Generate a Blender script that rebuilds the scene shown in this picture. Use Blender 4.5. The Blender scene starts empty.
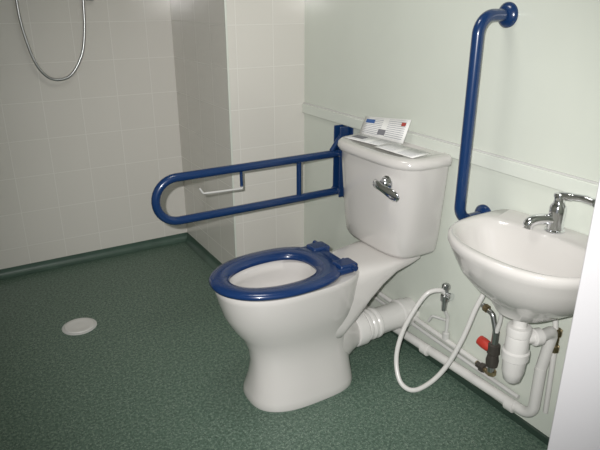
import bpy, bmesh, math
from mathutils import Vector, Matrix
S=bpy.context.scene
COL=S.collection
try:
    S.view_settings.view_transform='Standard'
except Exception: pass

# ---------------------------------------------------------------- materials
def pmat(name,col,rough=.5,metal=0.,coat=0.,spec=.5,noise=0.):
    m=bpy.data.materials.new(name); m.use_nodes=True
    nt=m.node_tree; b=nt.nodes['Principled BSDF']
    b.inputs['Base Color'].default_value=(*col,1); b.inputs['Roughness'].default_value=rough
    b.inputs['Metallic'].default_value=metal
    b.inputs['Coat Weight'].default_value=coat; b.inputs['Coat Roughness'].default_value=.08
    b.inputs['Specular IOR Level'].default_value=spec
    if noise:
        tc=nt.nodes.new('ShaderNodeTexCoord'); n=nt.nodes.new('ShaderNodeTexNoise')
        n.inputs['Scale'].default_value=6; n.inputs['Detail'].default_value=4
        nt.links.new(tc.outputs['Object'],n.inputs['Vector'])
        r=nt.nodes.new('ShaderNodeValToRGB')
        r.color_ramp.elements[0].position=.3; r.color_ramp.elements[1].position=.7
        r.color_ramp.elements[0].color=tuple(c*(1-noise) for c in col)+(1,)
        r.color_ramp.elements[1].color=tuple(min(1,c*(1+noise)) for c in col)+(1,)
        nt.links.new(n.outputs['Fac'],r.inputs['Fac']); nt.links.new(r.outputs['Color'],b.inputs['Base Color'])
    return m
def tilemat(name,axis,off=(0,0),tile=.2):
    m=bpy.data.materials.new(name); m.use_nodes=True
    nt=m.node_tree; b=nt.nodes['Principled BSDF']
    tc=nt.nodes.new('ShaderNodeTexCoord'); sp=nt.nodes.new('ShaderNodeSeparateXYZ'); cb=nt.nodes.new('ShaderNodeCombineXYZ')
    nt.links.new(tc.outputs['Object'],sp.inputs[0])
    ad=nt.nodes.new('ShaderNodeMath'); ad.operation='ADD'; ad.inputs[1].default_value=off[0]+20
    ad2=nt.nodes.new('ShaderNodeMath'); ad2.operation='ADD'; ad2.inputs[1].default_value=off[1]+20
    nt.links.new(sp.outputs[axis],ad.inputs[0]); nt.links.new(sp.outputs['Z'],ad2.inputs[0])
    nt.links.new(ad.outputs[0],cb.inputs[0]); nt.links.new(ad2.outputs[0],cb.inputs[1])
    br=nt.nodes.new('ShaderNodeTexBrick'); br.offset=0; br.squash=1
    br.inputs['Scale'].default_value=1; br.inputs['Brick Width'].default_value=tile; br.inputs['Row Height'].default_value=tile
    br.inputs['Mortar Size'].default_value=.0020; br.inputs['Mortar Smooth'].default_value=.3
    br.inputs['Color1'].default_value=(.69,.67,.62,1); br.inputs['Color2'].default_value=(.705,.685,.635,1)
    br.inputs['Mortar'].default_value=(.76,.745,.70,1)
    nt.links.new(cb.outputs[0],br.inputs['Vector']); nt.links.new(br.outputs['Color'],b.inputs['Base Color'])
    mr=nt.nodes.new('ShaderNodeMapRange'); mr.inputs['To Min'].default_value=.16; mr.inputs['To Max'].default_value=.7
    nt.links.new(br.outputs['Fac'],mr.inputs['Value']); nt.links.new(mr.outputs[0],b.inputs['Roughness'])
    bp=nt.nodes.new('ShaderNodeBump'); bp.invert=True; bp.inputs['Strength'].default_value=.28; bp.inputs['Distance'].default_value=.0015
    nt.links.new(br.outputs['Fac'],bp.inputs['Height']); nt.links.new(bp.outputs[0],b.inputs['Normal'])
    return m
def floormat():
    m=bpy.data.materials.new('green_safety_vinyl'); m.use_nodes=True
    nt=m.node_tree; b=nt.nodes['Principled BSDF']
    tc=nt.nodes.new('ShaderNodeTexCoord')
    n=nt.nodes.new('ShaderNodeTexNoise'); n.inputs['Scale'].default_value=85; n.inputs['Detail'].default_value=5; n.inputs['Roughness'].default_value=.85
    nt.links.new(tc.outputs['Object'],n.inputs['Vector'])
    r=nt.nodes.new('ShaderNodeValToRGB'); e=r.color_ramp.elements
    e[0].position=.38; e[0].color=(.040,.073,.054,1); e[1].position=.64; e[1].color=(.20,.275,.215,1)
    x=e.new(.5); x.color=(.088,.145,.108,1)
    nt.links.new(n.outputs['Fac'],r.inputs['Fac'])
    v=nt.nodes.new('ShaderNodeTexVoronoi'); v.inputs['Scale'].default_value=110
    nt.links.new(tc.outputs['Object'],v.inputs['Vector'])
    vr=nt.nodes.new('ShaderNodeValToRGB'); vr.color_ramp.elements[0].position=.14; vr.color_ramp.elements[1].position=.26
    vr.color_ramp.elements[0].color=(1,1,1,1); vr.color_ramp.elements[1].color=(0,0,0,1)
    nt.links.new(v.outputs['Distance'],vr.inputs['Fac'])
    mx=nt.nodes.new('ShaderNodeMix'); mx.data_type='RGBA'; mx.inputs['B'].default_value=(.40,.46,.40,1)
    mu=nt.nodes.new('ShaderNodeMath'); mu.operation='MULTIPLY'; mu.inputs[1].default_value=.55
    nt.links.new(vr.outputs['Color'],mu.inputs[0]); nt.links.new(mu.outputs[0],mx.inputs['Factor'])
    nt.links.new(r.outputs['Color'],mx.inputs['A']); nt.links.new(mx.outputs['Result'],b.inputs['Base Color'])
    b.inputs['Roughness'].default_value=.42
    bp=nt.nodes.new('ShaderNodeBump'); bp.inputs['Strength'].default_value=.3; bp.inputs['Distance'].default_value=.002
    nt.links.new(n.outputs['Fac'],bp.inputs['Height']); nt.links.new(bp.outputs[0],b.inputs['Normal'])
    return m
def printmat():
    m=bpy.data.materials.new('printed_paper'); m.use_nodes=True
    nt=m.node_tree; b=nt.nodes['Principled BSDF']; b.inputs['Roughness'].default_value=.6
    tc=nt.nodes.new('ShaderNodeTexCoord')
    def brick(w,h,ms,c1,mo,off):
        br=nt.nodes.new('ShaderNodeTexBrick'); br.inputs['Scale'].default_value=1; br.offset=off
        br.inputs['Brick Width'].default_value=w; br.inputs['Row Height'].default_value=h; br.inputs['Mortar Size'].default_value=ms
        br.inputs['Mortar Smooth'].default_value=.05
        br.inputs['Color1'].default_value=c1; br.inputs['Color2'].default_value=c1; br.inputs['Mortar'].default_value=mo
        nt.links.new(tc.outputs['UV'],br.inputs['Vector']); return br
    lines=brick(1.1,.09,.03,(.42,.43,.47,1),(.86,.86,.84,1),0)
    cols=brick(.5,1.0,.06,(1,1,1,1),(0,0,0,1),0)
    mx=nt.nodes.new('ShaderNodeMix'); mx.data_type='RGBA'; mx.inputs['A'].default_value=(.86,.86,.84,1)
    nt.links.new(cols.outputs['Color'],mx.inputs['Factor']); nt.links.new(lines.outputs['Color'],mx.inputs['B'])
    nt.links.new(mx.outputs['Result'],b.inputs['Base Color'])
    return m
M_cer=pmat('vitreous_china',(.645,.625,.600),.13,coat=.6)
M_wall=pmat('white_wall_panel',(.66,.695,.625),.17,noise=.012)
M_trim=pmat('white_trim',(.69,.725,.66),.2)
M_ceil=pmat('ceiling_paint',(.75,.75,.72),.8)
M_door=pmat('white_gloss_paint',(.50,.495,.505),.35)
M_blue=pmat('blue_powder_coat',(.006,.032,.115),.25,coat=.4)
M_seat=pmat('blue_plastic_seat',(.006,.030,.115),.22,coat=.3)
M_chr=pmat('chrome',(.80,.81,.83),.12,metal=1)
M_steel=pmat('braided_steel',(.45,.46,.46),.3,metal=1)
M_brass=pmat('brass_fitting',(.42,.33,.2),.3,metal=1)
M_dark=pmat('dark_fitting',(.09,.08,.07),.4,metal=.5)
M_red=pmat('red_handle',(.50,.045,.03),.35)
M_pla=pmat('white_plastic_pipe',(.70,.69,.665),.25)
M_plg=pmat('grey_white_plastic',(.60,.60,.58),.35)
M_tr=pmat('water_dark',(.25,.24,.22),.03)
M_cove=pmat('green_cove',(.060,.105,.08),.4,noise=.2)
M_covd=pmat('dark_cap_strip',(.035,.06,.045),.4)
M_pb=pmat('print_blue',(.05,.12,.32),.5); M_prd=pmat('print_red',(.4,.06,.05),.5); M_pk=pmat('print_grey',(.2,.2,.22),.5)
M_tileX=tilemat('wall_tiles_x','X',off=(-.02,.04)); M_tileY=tilemat('wall_tiles_y','Y',off=(-.05,.04))
M_floor=floormat(); M_print=printmat()

# ---------------------------------------------------------------- mesh helpers
def empty(name,loc=(0,0,0)):
    o=bpy.data.objects.new(name,None); o.location=loc; o.empty_display_size=.1; COL.objects.link(o); return o
def fin(name,bm,mat,parent=None,smooth=True,bevel=0,sub=0,angle=40):
    bmesh.ops.recalc_face_normals(bm,faces=bm.faces)
    me=bpy.data.meshes.new(name); bm.to_mesh(me); bm.free()
    me.materials.append(mat)
    if smooth:
        for p in me.polygons: p.use_smooth=True
        try: me.set_sharp_from_angle(angle=math.radians(angle))
        except Exception: pass
    o=bpy.data.objects.new(name,me); COL.objects.link(o)
    if parent: o.parent=parent
    if bevel:
        b=o.modifiers.new('b','BEVEL'); b.width=bevel; b.segments=3; b.limit_method='ANGLE'; b.angle_limit=math.radians(40)
    if sub:
        s=o.modifiers.new('s','SUBSURF'); s.levels=sub; s.render_levels=sub
    return o
def box(name,x0,x1,y0,y1,z0,z1,mat,parent=None,bevel=0):
    bm=bmesh.new(); bmesh.ops.create_cube(bm,size=1)
    for v in bm.verts:
        v.co=Vector(((x0+x1)/2+v.co.x*(x1-x0),(y0+y1)/2+v.co.y*(y1-y0),(z0+z1)/2+v.co.z*(z1-z0)))
    return fin(name,bm,mat,parent,smooth=bevel>0,bevel=bevel)
def fillet(pts,rad,seg=8):
    P=[Vector(p) for p in pts]; out=[P[0]]
    for i in range(1,len(P)-1):
        a,b,c=P[i-1],P[i],P[i+1]; d1=(a-b); d2=(c-b); l1,l2=d1.length,d2.length; d1.normalize(); d2.normalize()
        ang=d1.angle(d2)
        if ang>math.pi-.02: out.append(b); continue
        t=min(rad/math.tan(ang/2),l1*.49,l2*.49); r=t*math.tan(ang/2)
        cen=b+(d1+d2).normalized()*(r/math.sin(ang/2))
        s=b+d1*t-cen; e=b+d2*t-cen; w=s.angle(e)
        for k in range(seg+1):
            f=k/seg; out.append(cen+(s*math.sin((1-f)*w)+e*math.sin(f*w))/math.sin(w))
    out.append(P[-1]); return out
def crom(pts,seg=8):
    P=[Vector(p) for p in pts]; P=[P[0]*2-P[1]]+P+[P[-1]*2-P[-2]]; out=[]
    for i in range(1,len(P)-2):
        for k in range(seg):
            t=k/seg; a,b,c,d=P[i-1:i+3]
            out.append(.5*((2*b)+(c-a)*t+(2*a-5*b+4*c-d)*t*t+(3*b-a-3*c+d)*t**3))
    out.append(P[-2]); return out
def tube(name,path,r,mat,parent=None,n=20,closed=False):
    bm=bmesh.new(); P=[Vector(p) for p in path]; N=len(P); rings=[]
    rs=r if isinstance(r,(list,tuple)) else [r]*N
    T=[]
    for i in range(N):
        a=P[(i-1)%N] if (closed or i>0) else P[i]; b=P[(i+1)%N] if (closed or i<N-1) else P[i]
        T.append((b-a).normalized())
    up=Vector((0,0,1)) if abs(T[0].z)<.9 else Vector((1,0,0))
    nrm=(up-T[0]*up.dot(T[0])).normalized()
    for i in range(N):
        if i: nrm=(nrm-T[i]*nrm.dot(T[i])).normalized()
        bi=T[i].cross(nrm)
        rings.append([bm.verts.new(P[i]+(nrm*math.cos(2*math.pi*k/n)+bi*math.sin(2*math.pi*k/n))*rs[i]) for k in range(n)])
    for i in range(N if closed else N-1):
        A,B=rings[i],rings[(i+1)%N]
        for k in range(n): bm.faces.new((A[k],A[(k+1)%n],B[(k+1)%n],B[k]))
    if not closed:
        bm.faces.new(rings[0]); bm.faces.new(rings[-1])
    return fin(name,bm,mat,parent)
def lathe(name,p0,p1,prof,mat,parent=None,n=32):
    """prof: list of (t along axis in metres, radius)"""
    p0=Vector(p0); d=(Vector(p1)-p0).normalized()
    path=[p0+d*t for t,_ in prof]
    bm=bmesh.new(); up=Vector((0,0,1)) if abs(d.z)<.9 else Vector((1,0,0)); u=(up-d*up.dot(d)).normalized(); w=d.cross(u); R=[]
    for q,(t,r) in zip(path,prof):
        R.append([bm.verts.new(q+(u*math.cos(2*math.pi*k/n)+w*math.sin(2*math.pi*k/n))*max(r,1e-4)) for k in range(n)])
    for A,B in zip(R,R[1:]):
        for k in range(n): bm.faces.new((A[k],A[(k+1)%n],B[(k+1)%n],B[k]))
    bm.faces.new(R[0]); bm.faces.new(R[-1])
    return fin(name,bm,mat,parent)
def ring(cx,cy,hf,hb,hy,z,nf=2.,nb=2.,N=64):
    """closed plan outline; hf towards the room (-X), hb towards the wall"""
    out=[]
    for k in range(N):
        t=2*math.pi*k/N; c,s=math.cos(t),math.sin(t)
        if c>=0: n,h=nf,-hf
        else: n,h=nb,hb
        out.append(Vector((cx+h*abs(c)**(2/n), cy+hy*math.copysign(abs(s)**(2/n),s), z)))
    return out
def loft(name,rings,mat,parent=None,cap0=True,cap1=True,loop=False,sub=0,angle=50):
    bm=bmesh.new(); R=[[bm.verts.new(p) for p in r] for r in rings]; n=len(R[0])
    seq=list(zip(R,R[1:]))
    if loop: seq.append((R[-1],R[0]))
    for A,B in seq:
        for k in range(n): bm.faces.new((A[k],A[(k+1)%n],B[(k+1)%n],B[k]))
    if not loop:
        if cap0: bm.faces.new(R[0])
        if cap1: bm.faces.new(R[-1])
    return fin(name,bm,mat,parent,sub=sub,angle=angle)

# ---------------------------------------------------------------- room
YB=3.42; XL=-2.45; H=2.4
box('floor',XL-.1,.1,-1.2,YB+.1,-.1,0,M_floor)
box('wall_back',XL-.1,.1,YB,YB+.1,0,H,M_tileX)
box('wall_left',XL-.1,XL,.40,YB,0,H,M_tileY)
box('ceiling',XL-.1,.1,.40,YB+.1,H,H+.1,M_ceil)
box('wall_right',0,.1,.40,YB,0,H,M_wall)
boxing=empty('wall_boxing')
box('boxing_front',-.43,0,2.65,2.66,0,H,M_tileX,boxing)
box('boxing_side',-.43,-.42,2.66,YB,0,H,M_tileY,boxing)
box('trim_1',-.434,-.424,2.646,2.656,0.03,H,M_trim,bevel=.002)
box('trim_2',-.014,0,.56,2.65,.912,.962,M_trim,bevel=.004)
box('trim_3',-.006,0,.56,2.65,.962,.968,M_plg)
wf=empty('wall_front')
box('front_right_of_door',-.66,.1,.42,.53,0,H,M_wall,wf)
box('front_left_of_door',XL-.1,-1.80,.42,.53,0,H,M_wall,wf)
box('front_above_door',-1.80,-.66,.42,.53,2.08,H,M_wall,wf)
df=empty('door_1')
box('jamb_right',-.69,-.66,.40,.55,0,2.08,M_door,df,bevel=.003)
box('jamb_left',-1.80,-1.77,.40,.55,0,2.08,M_door,df,bevel=.003)
box('jamb_head',-1.80,-.66,.40,.55,2.05,2.08,M_door,df,bevel=.003)
def cove(name,p,q,nrm,h=.05,r=.035):
    p=Vector(p);q=Vector(q);nrm=Vector(nrm); prof=[(0,h),(.004,h)]
    for k in range(9):
        a=math.pi/2*k/8; prof.append((.004+r*(1-math.cos(a)), .001+r*(1-math.sin(a))))
    prof.append((0,.0))
    bm=bmesh.new(); A=[bm.verts.new(p+nrm*a+Vector((0,0,z))) for a,z in prof]; B=[bm.verts.new(q+nrm*a+Vector((0,0,z))) for a,z in prof]
    n=len(A)
    for k in range(n): bm.faces.new((A[k],A[(k+1)%n],B[(k+1)%n],B[k]))
    bm.faces.new(A); bm.faces.new(B)
    return fin(name,bm,M_cove)
cove('baseboard_back',(XL,YB,0),(-.43,YB,0),(0,-1,0))
cove('baseboard_boxing_side',(-.43,2.65,0),(-.43,YB,0),(-1,0,0))
cove('baseboard_boxing_front',(-.43,2.65,0),(0,2.65,0),(0,-1,0))
box('baseboard_right',-.012,0,.56,2.65,0,.025,M_covd)

# ---------------------------------------------------------------- toilet
CY=1.725; DZ=.030
T=empty('toilet',(0,0,0))
def pr(f,b,hy,z,nf=2.2,nb=3.2,cx=None,cy=CY):
    k=min(1,max(0,(z-.1)/.25))*.018
    f+=.022+k; b+=.018+k
    cx=-(f+b)/2-.0 if cx is None else cx-.02-k
    return ring(cx,cy,f+cx,-b-cx,hy,z*(1+DZ/.48),nf,nb)
rs=[pr(.790,.350,.150,0,2.6,3.4),pr(.793,.348,.152,.012,2.6,3.4),pr(.789,.350,.148,.03,2.6,3.4),pr(.773,.352,.130,.09,2.4,3),pr(.763,.355,.116,.16),
    pr(.770,.355,.118,.215),pr(.790,.35,.130,.265),pr(.825,.34,.150,.315),pr(.851,.33,.165,.37),pr(.865,.325,.174,.42,cx=-.62),
    pr(.874,.32,.179,.455,cx=-.62),pr(.877,.32,.181,.47,cx=-.62),pr(.873,.325,.178,.478,cx=-.62),
    pr(.83,.44,.132,.478,cx=-.64),pr(.815,.47,.119,.47,cx=-.64,nb=2.4),pr(.81,.475,.115,.44,cx=-.64,nb=2.4),pr(.80,.47,.122,.42,cx=-.64,nb=2.4),
    pr(.76,.47,.10,.34,cx=-.62,nb=2.2),pr(.68,.47,.065,.28,cx=-.58,nb=2),pr(.62,.49,.05,.255,cx=-.55,nb=2)]
loft('pan',rs,M_cer,T,angle=60)
loft('pan_water',[ring(-.635,CY,.11,.09,.076,.310),ring(-.635,CY,.112,.092,.078,.313)],M_tr,T)
def xsec(x,z0,z1,hy,n=4.5,N=40):
    out=[]
    for k in range(N):
        t=2*math.pi*k/N; c,s=math.cos(t),math.sin(t)
        out.append(Vector((x,CY+hy*math.copysign(abs(c)**(2/n),c),(z0+z1)/2+(z1-z0)/2*math.copysign(abs(s)**(2/n),s))))
    return out
loft('cistern_shelf',[xsec(-.07,.475,.510,.11),xsec(-.14,.470,.511,.13),xsec(-.21,.455,.511,.135),xsec(-.27,.41,.511,.135),xsec(-.33,.345,.511,.132),xsec(-.39,.27,.510,.130),xsec(-.45,.21,.508,.13),xsec(-.51,.20,.506,.12)],M_cer,T)
OZ=.165
loft('trapway',[xsec(-.305,OZ-.060,OZ+.060,.060,2.2),xsec(-.325,OZ-.066,OZ+.066,.066,2.2),xsec(-.37,.07,.28,.080,2.4),xsec(-.42,.05,.33,.10,2.8),xsec(-.48,.04,.34,.105,3)],M_cer,T)
CYc=1.785
def cs(pf,hy,z,nf=3.4): return ring(-.10,CYc,pf-.10+.030,.092,hy,z,nf,9)
loft('cistern_body',[cs(.165,.175,.508),cs(.182,.20,.513),cs(.190,.21,.528),cs(.198,.221,.60),cs(.206,.230,.72),cs(.213,.239,.84),cs(.215,.241,.885)],M_cer,T)
loft('cistern_lid',[cs(.218,.245,.885),cs(.227,.254,.889),cs(.230,.257,.90),cs(.228,.255,.915),cs(.219,.245,.924),cs(.19,.215,.926),cs(.18,.205,.922),cs(.12,.12,.921)],M_cer,T,angle=60)
ly=1.655; lx=-.234
lathe('lever_boss',(lx+.02,ly,.822),(lx-.05,ly,.822),[(0,.027),(.012,.032),(.022,.031),(.028,.022),(.036,.020),(.042,.014),(.043,.0)],M_chr,T)
R=[]
for i,(dy,w,h,dz,dx) in enumerate([(.030,.004,.010,0,.036),(.018,.010,.017,0,.042),(-.008,.011,.017,-.002,.044),(-.032,.010,.015,-.008,.044),(-.058,.009,.019,-.015,.040),(-.082,.008,.022,-.021,.036),(-.100,.005,.018,-.025,.032),(-.109,.002,.006,-.026,.030)]):
    R.append([Vector((lx-dx+w*math.cos(a),ly+dy,.822+dz+h*math.sin(a))) for a in [2*math.pi*k/16 for k in range(16)]])
loft('lever_paddle',R,M_chr,T,angle=80)
def sr(f,b,hy,z,nb=2.5): return ring(-.67,CY,f+.041-.67,.67-b-.050,hy-.004,z,2.1,nb)
zs=.484+DZ
loft('seat_ring',[sr(.875,.40,.180,zs),sr(.890,.385,.192,zs+.003),sr(.894,.381,.196,zs+.012),sr(.888,.387,.190,zs+.021),sr(.868,.405,.172,zs+.026),
    sr(.845,.445,.142,zs+.025),sr(.826,.475,.122,zs+.019),sr(.820,.480,.116,zs+.008),sr(.823,.477,.118,zs)],M_seat,T,loop=True,angle=60)
box('seat_rear_bar',-.505,-.415,CY-.135,CY+.135,zs,zs+.024,M_seat,T,bevel=.008)
for i,s in enumerate((-1,1)):
    box('seat_hinge_%d'%(i+1),-.475,-.395,CY+s*.095-.034,CY+s*.095+.034,zs,zs+.034,M_seat,T,bevel=.009)
    tube('hinge_pin_%d'%(i+1),[(-.42,CY+s*.06,zs+.022),(-.42,CY+s*.145,zs+.022)],.011,M_seat,T)
# pan connector running back to the wall
prof=[(0,.064),(.004,.073),(.012,.075),(.05,.075),(.056,.069)]
t=.056
for k in range(3):
    prof+=[(t+.004,.063),(t+.008,.067),(t+.018,.067),(t+.022,.063),(t+.024,.060)]; t+=.026
prof+=[(t+.004,.059),(t+.10,.059),(.25,.059),(.256,.066),(.285,.066),(.29,.059),(.325,.059)]
lathe('pan_connector',(-.325,CY,OZ),(-.0,CY,OZ+.004),prof,M_pla,T,n=40)

# ---------------------------------------------------------------- leaflet
def sheet(rows,mat,name,parent,n=8,thick=.0008):
    bm=bmesh.new(); uv=bm.loops.layers.uv.new('UVMap'); G=[]
    for r in rows: G.append([bm.verts.new(Vector(r[0]).lerp(Vector(r[1]),k/n)) for k in range(n+1)])
    for i in range(len(G)-1):
        for k in range(n):
            f=bm.faces.new((G[i][k],G[i][k+1],G[i+1][k+1],G[i+1][k]))
            for l,(a,b) in zip(f.loops,((k,i),(k+1,i),(k+1,i+1),(k,i+1))): l[uv].uv=(a/n,b/(len(G)-1))
    o=fin(name,bm,mat,parent)
    if thick: s=o.modifiers.new('t','SOLIDIFY'); s.thickness=thick; s.offset=0
    return o
L=empty('instruction_leaflet')
A0,A1=Vector((-.20,2.000,.9275)),Vector((-.160,1.750,.9275))
F0,F1=Vector((-.105,2.015,.931)),Vector((-.070,1.765,.931))
U0,U1=Vector((-.070,2.020,1.000)),Vector((-.030,1.770,1.022))
sheet([(A0,A1),(F0,F1)],M_print,'lower_page',L)
sheet([(F0,F1),(U0,U1)],M_print,'raised_page',L)
def patch(name,q,u0,u1,v0,v1,mat,lift):
    a,b,c,d=q
    P=lambda u,v:(a.lerp(b,u)).lerp(c.lerp(d,u),v)+lift
    sheet([(P(u0,v0),P(u1,v0)),(P(u0,v1),P(u1,v1))],mat,name,L,n=1,thick=0)
ql=(A0,A1,F0,F1); qu=(F0,F1,U0,U1); up=Vector((0,0,.0012)); fr=Vector((-.0012,0,.0006))
patch('print_title',qu,.06,.26,.66,.86,M_pb,fr)
patch('print_photo',qu,.40,.56,.15,.42,M_pk,fr)
patch('print_logo',qu,.84,.93,.70,.85,M_prd,fr)
patch('print_diagram',ql,.08,.34,.3,.7,M_pk,up)
sheet([((-.195,1.79,.9290),(-.185,1.575,.9290)),((-.095,1.80,.9325),(-.085,1.585,.9325))],M_print,'loose_sheet',L)

# ---------------------------------------------------------------- drop-down support rail
G=empty('drop_down_grab_rail')
GY=2.25
path=[(-.05,GY,.785)]
path+=[(-.86,GY,.785)]
for k in range(1,16):
    a=math.pi/2+math.pi*k/16; path.append((-.86+.095*math.cos(a),GY,.69+.095*math.sin(a)))
path+=[(-.86,GY,.595),(-.05,GY,.595)]
tube('rail_loop',path,.0185,M_blue,G)
tube('rail_strut',[(-.27,GY,.595),(-.27,GY,.785)],.012,M_blue,G)
box('wall_plate',-.008,0,GY-.05,GY+.05,.55,.93,M_blue,G,bevel=.003)
box('pivot_bracket_left',-.06,-.008,GY-.030,GY-.022,.57,.915,M_blue,G,bevel=.003)
box('pivot_bracket_right',-.06,-.008,GY+.022,GY+.030,.57,.915,M_blue,G,bevel=.003)
tube('pivot_pin',[(-.045,GY-.035,.785),(-.045,GY+.035,.785)],.02,M_blue,G)
tube('pivot_pin_low',[(-.045,GY-.035,.595),(-.045,GY+.035,.595)],.02,M_blue,G)
tube('stay_arm',[(-.02,GY,.89),(-.09,GY,.80)],.012,M_blue,G)
tube('paper_holder_wire',fillet([(-.565,GY,.775),(-.565,GY,.70),(-.565,GY-.01,.693),(-.75,GY-.01,.700),(-.765,GY-.01,.725)],.015),.0045,M_plg,G,n=10)
tube('paper_holder_stem',[(-.565,GY,.775),(-.565,GY,.70)],.007,M_blue,G,n=10)

# ---------------------------------------------------------------- vertical wall grab rail
V=empty('vertical_grab_rail')
VY=1.375
tube('rail',fillet([(-.008,VY,1.425),(-.128,VY,1.425),(-.128,VY,.735),(-.008,VY,.735)],.07,12),.0195,M_blue,V)
for i,z in enumerate((1.425,.735)):
    lathe('flange_%d'%(i+1),(0,VY,z),(-.05,VY,z),[(0,.040),(.006,.040),(.012,.035),(.02,.024),(.021,.0)],M_blue,V)

# ---------------------------------------------------------------- basin
B=empty('wash_basin')
BY=1.020
def br(pf,hy,z,nf=2.3,cx=-.17,hb=None,nb=8): return ring(cx,BY,pf-.006+cx,(-.003-cx) if hb is None else hb,hy+.002,z+.026,nf,nb)
loft('bowl',[ring(-.17,BY,.10,.10,.09,.570),br(.285,.13,.575,2,nb=3,hb=.15),br(.335,.18,.615,2.1,nb=4,hb=.16),br(.372,.215,.66,2.2,nb=6),br(.395,.237,.705,2.2),br(.405,.247,.735,2.3),br(.412,.255,.750,2.3),br(.412,.255,.765,2.3),br(.406,.249,.772,2.3),
   br(.388,.234,.772,2.3,cx=-.22,hb=.12,nb=4),br(.378,.224,.765,2.3,cx=-.22,hb=.11,nb=3.5),br(.363,.212,.735,2.2,cx=-.22,hb=.10,nb=3),br(.34,.18,.68,2.1,cx=-.22,hb=.09,nb=2.6),br(.30,.13,.63,2,cx=-.21,hb=.07,nb=2.2),br(.245,.04,.610,2,cx=-.205,hb=.035,nb=2)],M_cer,B,angle=60)
lathe('waste_plug_seat',(-.205,BY,.634),(-.205,BY,.67),[(0,.03),(.005,.032),(.007,.025),(.007,.0)],M_chr,B)
TX=-.20; TY=1.01
lathe('bottle_trap',(TX,TY,.59),(TX,TY,.30),[(0,.032),(.030,.034),(.032,.022),(.07,.022),(.072,.036),(.077,.038),(.10,.038),(.104,.034),(.11,.036),(.155,.037),(.16,.043),(.187,.043),(.192,.037),(.235,.035),(.268,.027),(.28,.015),(.283,0)],M_pla,B)
tube('trap_arm',fillet([(TX,TY,.472),(TX+.07,TY-.03,.472),(-.05,TY-.02,.467),(-.05,TY,.31)],.035),.019,M_pla,B)
lathe('trap_arm_nut',(-.155,TY-.02,.472),(-.10,TY-.035,.472),[(0,.022),(.004,.028),(.028,.028),(.032,.022)],M_pla,B)
K=empty('basin_tap')
tx,ty=-.055,1.045
lathe('tap_body',(tx,ty,.796),(tx,ty,.95),[(0,.031),(.006,.031),(.010,.026),(.03,.023),(.06,.025),(.080,.025),(.087,.022),(.093,.017),(.105,.015),(.117,.019),(.125,.016),(.128,0)],M_chr,K)
tube('tap_spout',crom([(tx,ty,.832),(tx-.030,ty+.015,.838),(tx-.058,ty+.030,.836),(tx-.074,ty+.038,.827),(tx-.078,ty+.040,.810)]),.0165,M_chr,K)
tube('tap_lever',crom([(tx,ty,.913),(tx+.005,ty-.04,.919),(tx+.008,ty-.075,.923),(tx+.008,ty-.11,.921)]),[.013]*8+[.011]*8+[.012]*8+[.013],M_chr,K)

# ---------------------------------------------------------------- pipework
WP=empty('waste_pipe')
tube('waste_run',fillet([(-.052,1.01,.31),(-.052,1.01,.105),(-.052,2.30,.055)],.05),.0195,M_pla,WP)
for i,y in enumerate((1.08,1.53)):
    lathe('pipe_collar_%d'%(i+1),(-.056,y,.102-.0387*(y-1.01)),(-.056,y+.04,.102-.0387*(y+.04-1.01)),[(0,.019),(.003,.0245),(.035,.0245),(.038,.019)],M_pla,WP)
P=empty('supply_pipe')
tube('supply_run',fillet([(-.018,1.24,.145),(-.018,2.40,.185)],.02),.011,M_pla,P,n=12)
tube('supply_run_low',fillet([(-.018,1.10,.115),(-.018,2.40,.14)],.02),.009,M_plg,P,n=12)
HO=empty('flexible_hose')
hp=crom([(-.045,1.48,.375),(-.07,1.485,.395),(-.12,1.505,.385),(-.165,1.525,.31),(-.205,1.54,.21),(-.235,1.53,.11),(-.252,1.48,.035),(-.232,1.425,.018),(-.19,1.375,.07),(-.15,1.335,.16),(-.12,1.30,.29),(-.10,1.275,.42),(-.085,1.255,.50),(-.08,1.25,.56)],8)
tube('hose_tube',hp,.0095,M_pla,HO,n=14)
lathe('hose_valve',(-.045,1.48,.42),(-.045,1.48,.28),[(0,.010),(.005,.016),(.02,.017),(.025,.012),(.045,.012),(.05,.018),(.075,.018),(.08,.012),(.12,.010),(.125,0)],M_steel,HO,n=16)
lathe('hose_valve_handle',(-.045,1.48,.375),(-.045,1.43,.375),[(0,.010),(.02,.010),(.024,.016),(.034,.016),(.036,0)],M_chr,HO,n=16)
tube('valve_drop_pipe',fillet([(-.045,1.48,.31),(-.018,1.48,.26),(-.018,1.48,.155)],.02),.0075,M_plg,HO,n=12)
lathe('drop_pipe_nut',(-.018,1.48,.19),(-.018,1.48,.15),[(0,.009),(.004,.015),(.03,.015),(.034,.009)],M_plg,HO,n=12)
tube('small_tail',fillet([(-.03,1.48,.25),(-.045,1.54,.245),(-.045,1.56,.21)],.02),.006,M_plg,HO,n=10)
MV=empty('mixing_valve')
tube('mixer_body',[(-.045,1.215,.34),(-.045,1.215,.17)],.013,M_steel,MV,n=16)
lathe('valve_core',(-.045,1.215,.29),(-.045,1.215,.19),[(0,.014),(.005,.022),(.04,.024),(.045,.019),(.07,.024),(.095,.022),(.10,.014)],M_dark,MV,n=20)
lathe('red_valve_cap',(-.05,1.225,.265),(-.05,1.30,.275),[(0,.015),(.01,.019),(.035,.021),(.055,.019),(.058,.0)],M_red,MV,n=20)
tube('inlet_elbow',fillet([(-.045,1.215,.335),(-.045,1.24,.40),(-.045,1.29,.415)],.02),.010,M_steel,MV,n=12)
lathe('inlet_nut',(-.045,1.26,.408),(-.045,1.30,.415),[(0,.01),(.004,.015),(.02,.015),(.024,.01)],M_brass,MV,n=8)
tube('copper_joint',fillet([(-.04,1.215,.18),(-.035,1.215,.145),(-.025,1.30,.15)],.02),.010,M_brass,MV,n=12)
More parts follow.
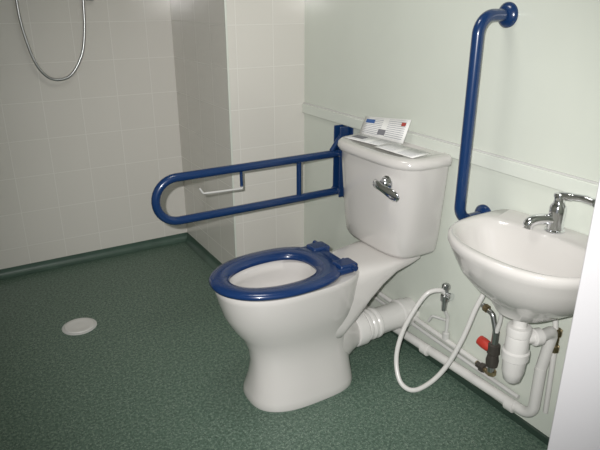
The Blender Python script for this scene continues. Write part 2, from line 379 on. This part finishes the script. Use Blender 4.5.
lathe('copper_nut_a',(-.028,1.255,.147),(-.028,1.30,.149),[(0,.012),(.003,.019),(.02,.019),(.024,.013),(.04,.013)],M_dark,MV,n=6)
lathe('copper_nut_b',(-.04,1.215,.175),(-.04,1.215,.135),[(0,.012),(.003,.018),(.022,.018),(.026,.012)],M_brass,MV,n=6)
tube('flexi_cold',crom([(-.045,1.215,.33),(-.05,1.20,.40),(-.07,1.19,.47),(-.09,1.16,.55),(-.09,1.12,.66)]),.008,M_pla,B,n=12)
tube('hot_feed',fillet([(-.02,.985,.13),(-.035,.985,.42),(-.05,1.0,.55),(-.06,1.03,.67)],.03),.009,M_pla,B,n=12)
lathe('hot_isolator',(-.035,.985,.47),(-.035,.985,.37),[(0,.010),(.004,.015),(.025,.015),(.03,.010),(.06,.010),(.065,.015),(.085,.015),(.09,.010)],M_brass,B,n=8)

# ---------------------------------------------------------------- floor drain
D=empty('floor_drain')
lathe('drain_rim',(-1.27,2.64,0),(-1.27,2.64,.02),[(0,.080),(.003,.080),(.005,.076),(.005,.0)],M_plg,D,n=48)
lathe('drain_cover',(-1.27,2.64,.005),(-1.27,2.64,.02),[(0,.068),(.003,.066),(.0035,.05),(.002,.045),(.0035,.02),(.0035,0)],M_pla,D,n=48)

# ---------------------------------------------------------------- shower
Q=empty('shower_set')
hp=crom([(-1.215,3.37,1.62),(-1.232,3.37,1.47),(-1.225,3.37,1.33),(-1.195,3.37,1.18),(-1.15,3.37,1.10),(-1.09,3.37,1.075),(-1.02,3.37,1.10),(-.955,3.37,1.20),(-.925,3.37,1.33),(-.915,3.37,1.45),(-.905,3.37,1.56)])
tube('shower_hose',hp,.0075,M_steel,Q,n=12)
box('shower_unit',-.98,-.78,3.33,YB,1.56,1.86,M_pla,Q,bevel=.015)
tube('outlet_stub',[(-.905,3.37,1.565),(-.905,3.37,1.50)],.012,M_chr,Q,n=14)
tube('hose_clip',fillet([(-.86,3.42,1.475),(-.86,3.38,1.475),(-.90,3.375,1.475)],.01),.008,M_steel,Q,n=12)
tube('riser_rail',[(-1.25,3.36,1.56),(-1.25,3.36,2.15)],.011,M_chr,Q)
for i,z in enumerate((1.58,2.13)): tube('rail_bracket_%d'%(i+1),[(-1.25,3.36,z),(-1.25,YB,z)],.014,M_chr,Q)
lathe('shower_handset',(-1.235,3.33,1.60),(-1.235,3.25,1.84),[(0,.010),(.02,.012),(.12,.012),(.14,.018),(.17,.045),(.185,.045),(.19,0)],M_chr,Q)

# ---------------------------------------------------------------- lights
def area(name,loc,rot,size,e,col=(1,1,1)):
    l=bpy.data.lights.new(name,'AREA'); l.energy=e; l.size=size; l.color=col
    o=bpy.data.objects.new(name,l); o.location=loc; o.rotation_euler=rot; COL.objects.link(o); return o
area('ceiling_light',(-.85,1.6,2.36),(0,0,0),.4,6,(1,.97,.92))
fl=bpy.data.lights.new('camera_flash','SPOT'); fl.energy=185; fl.spot_size=math.radians(78); fl.spot_blend=.85; fl.shadow_soft_size=.012; fl.color=(1,.98,.965)
fo=bpy.data.objects.new('camera_flash',fl); COL.objects.link(fo); fo.location=(-1.67,-.01,1.54)
fo.rotation_euler=(Vector((-.40,1.80,.75))-fo.location).to_track_quat('-Z','Y').to_euler()
w=bpy.data.worlds.new('world'); S.world=w; w.use_nodes=True
w.node_tree.nodes['Background'].inputs[0].default_value=(.9,.95,1,1); w.node_tree.nodes['Background'].inputs[1].default_value=.38

# ---------------------------------------------------------------- camera
f=581; pitch=math.atan(225/581); yaw=math.radians(30.7)
c=bpy.data.cameras.new('camera'); c.sensor_width=36; c.lens=36*f/600; c.clip_start=.02
o=bpy.data.objects.new('camera',c); COL.objects.link(o); o.location=(-1.6,0,1.47)
o.rotation_euler=(math.pi/2-pitch,0,-yaw); S.camera=o
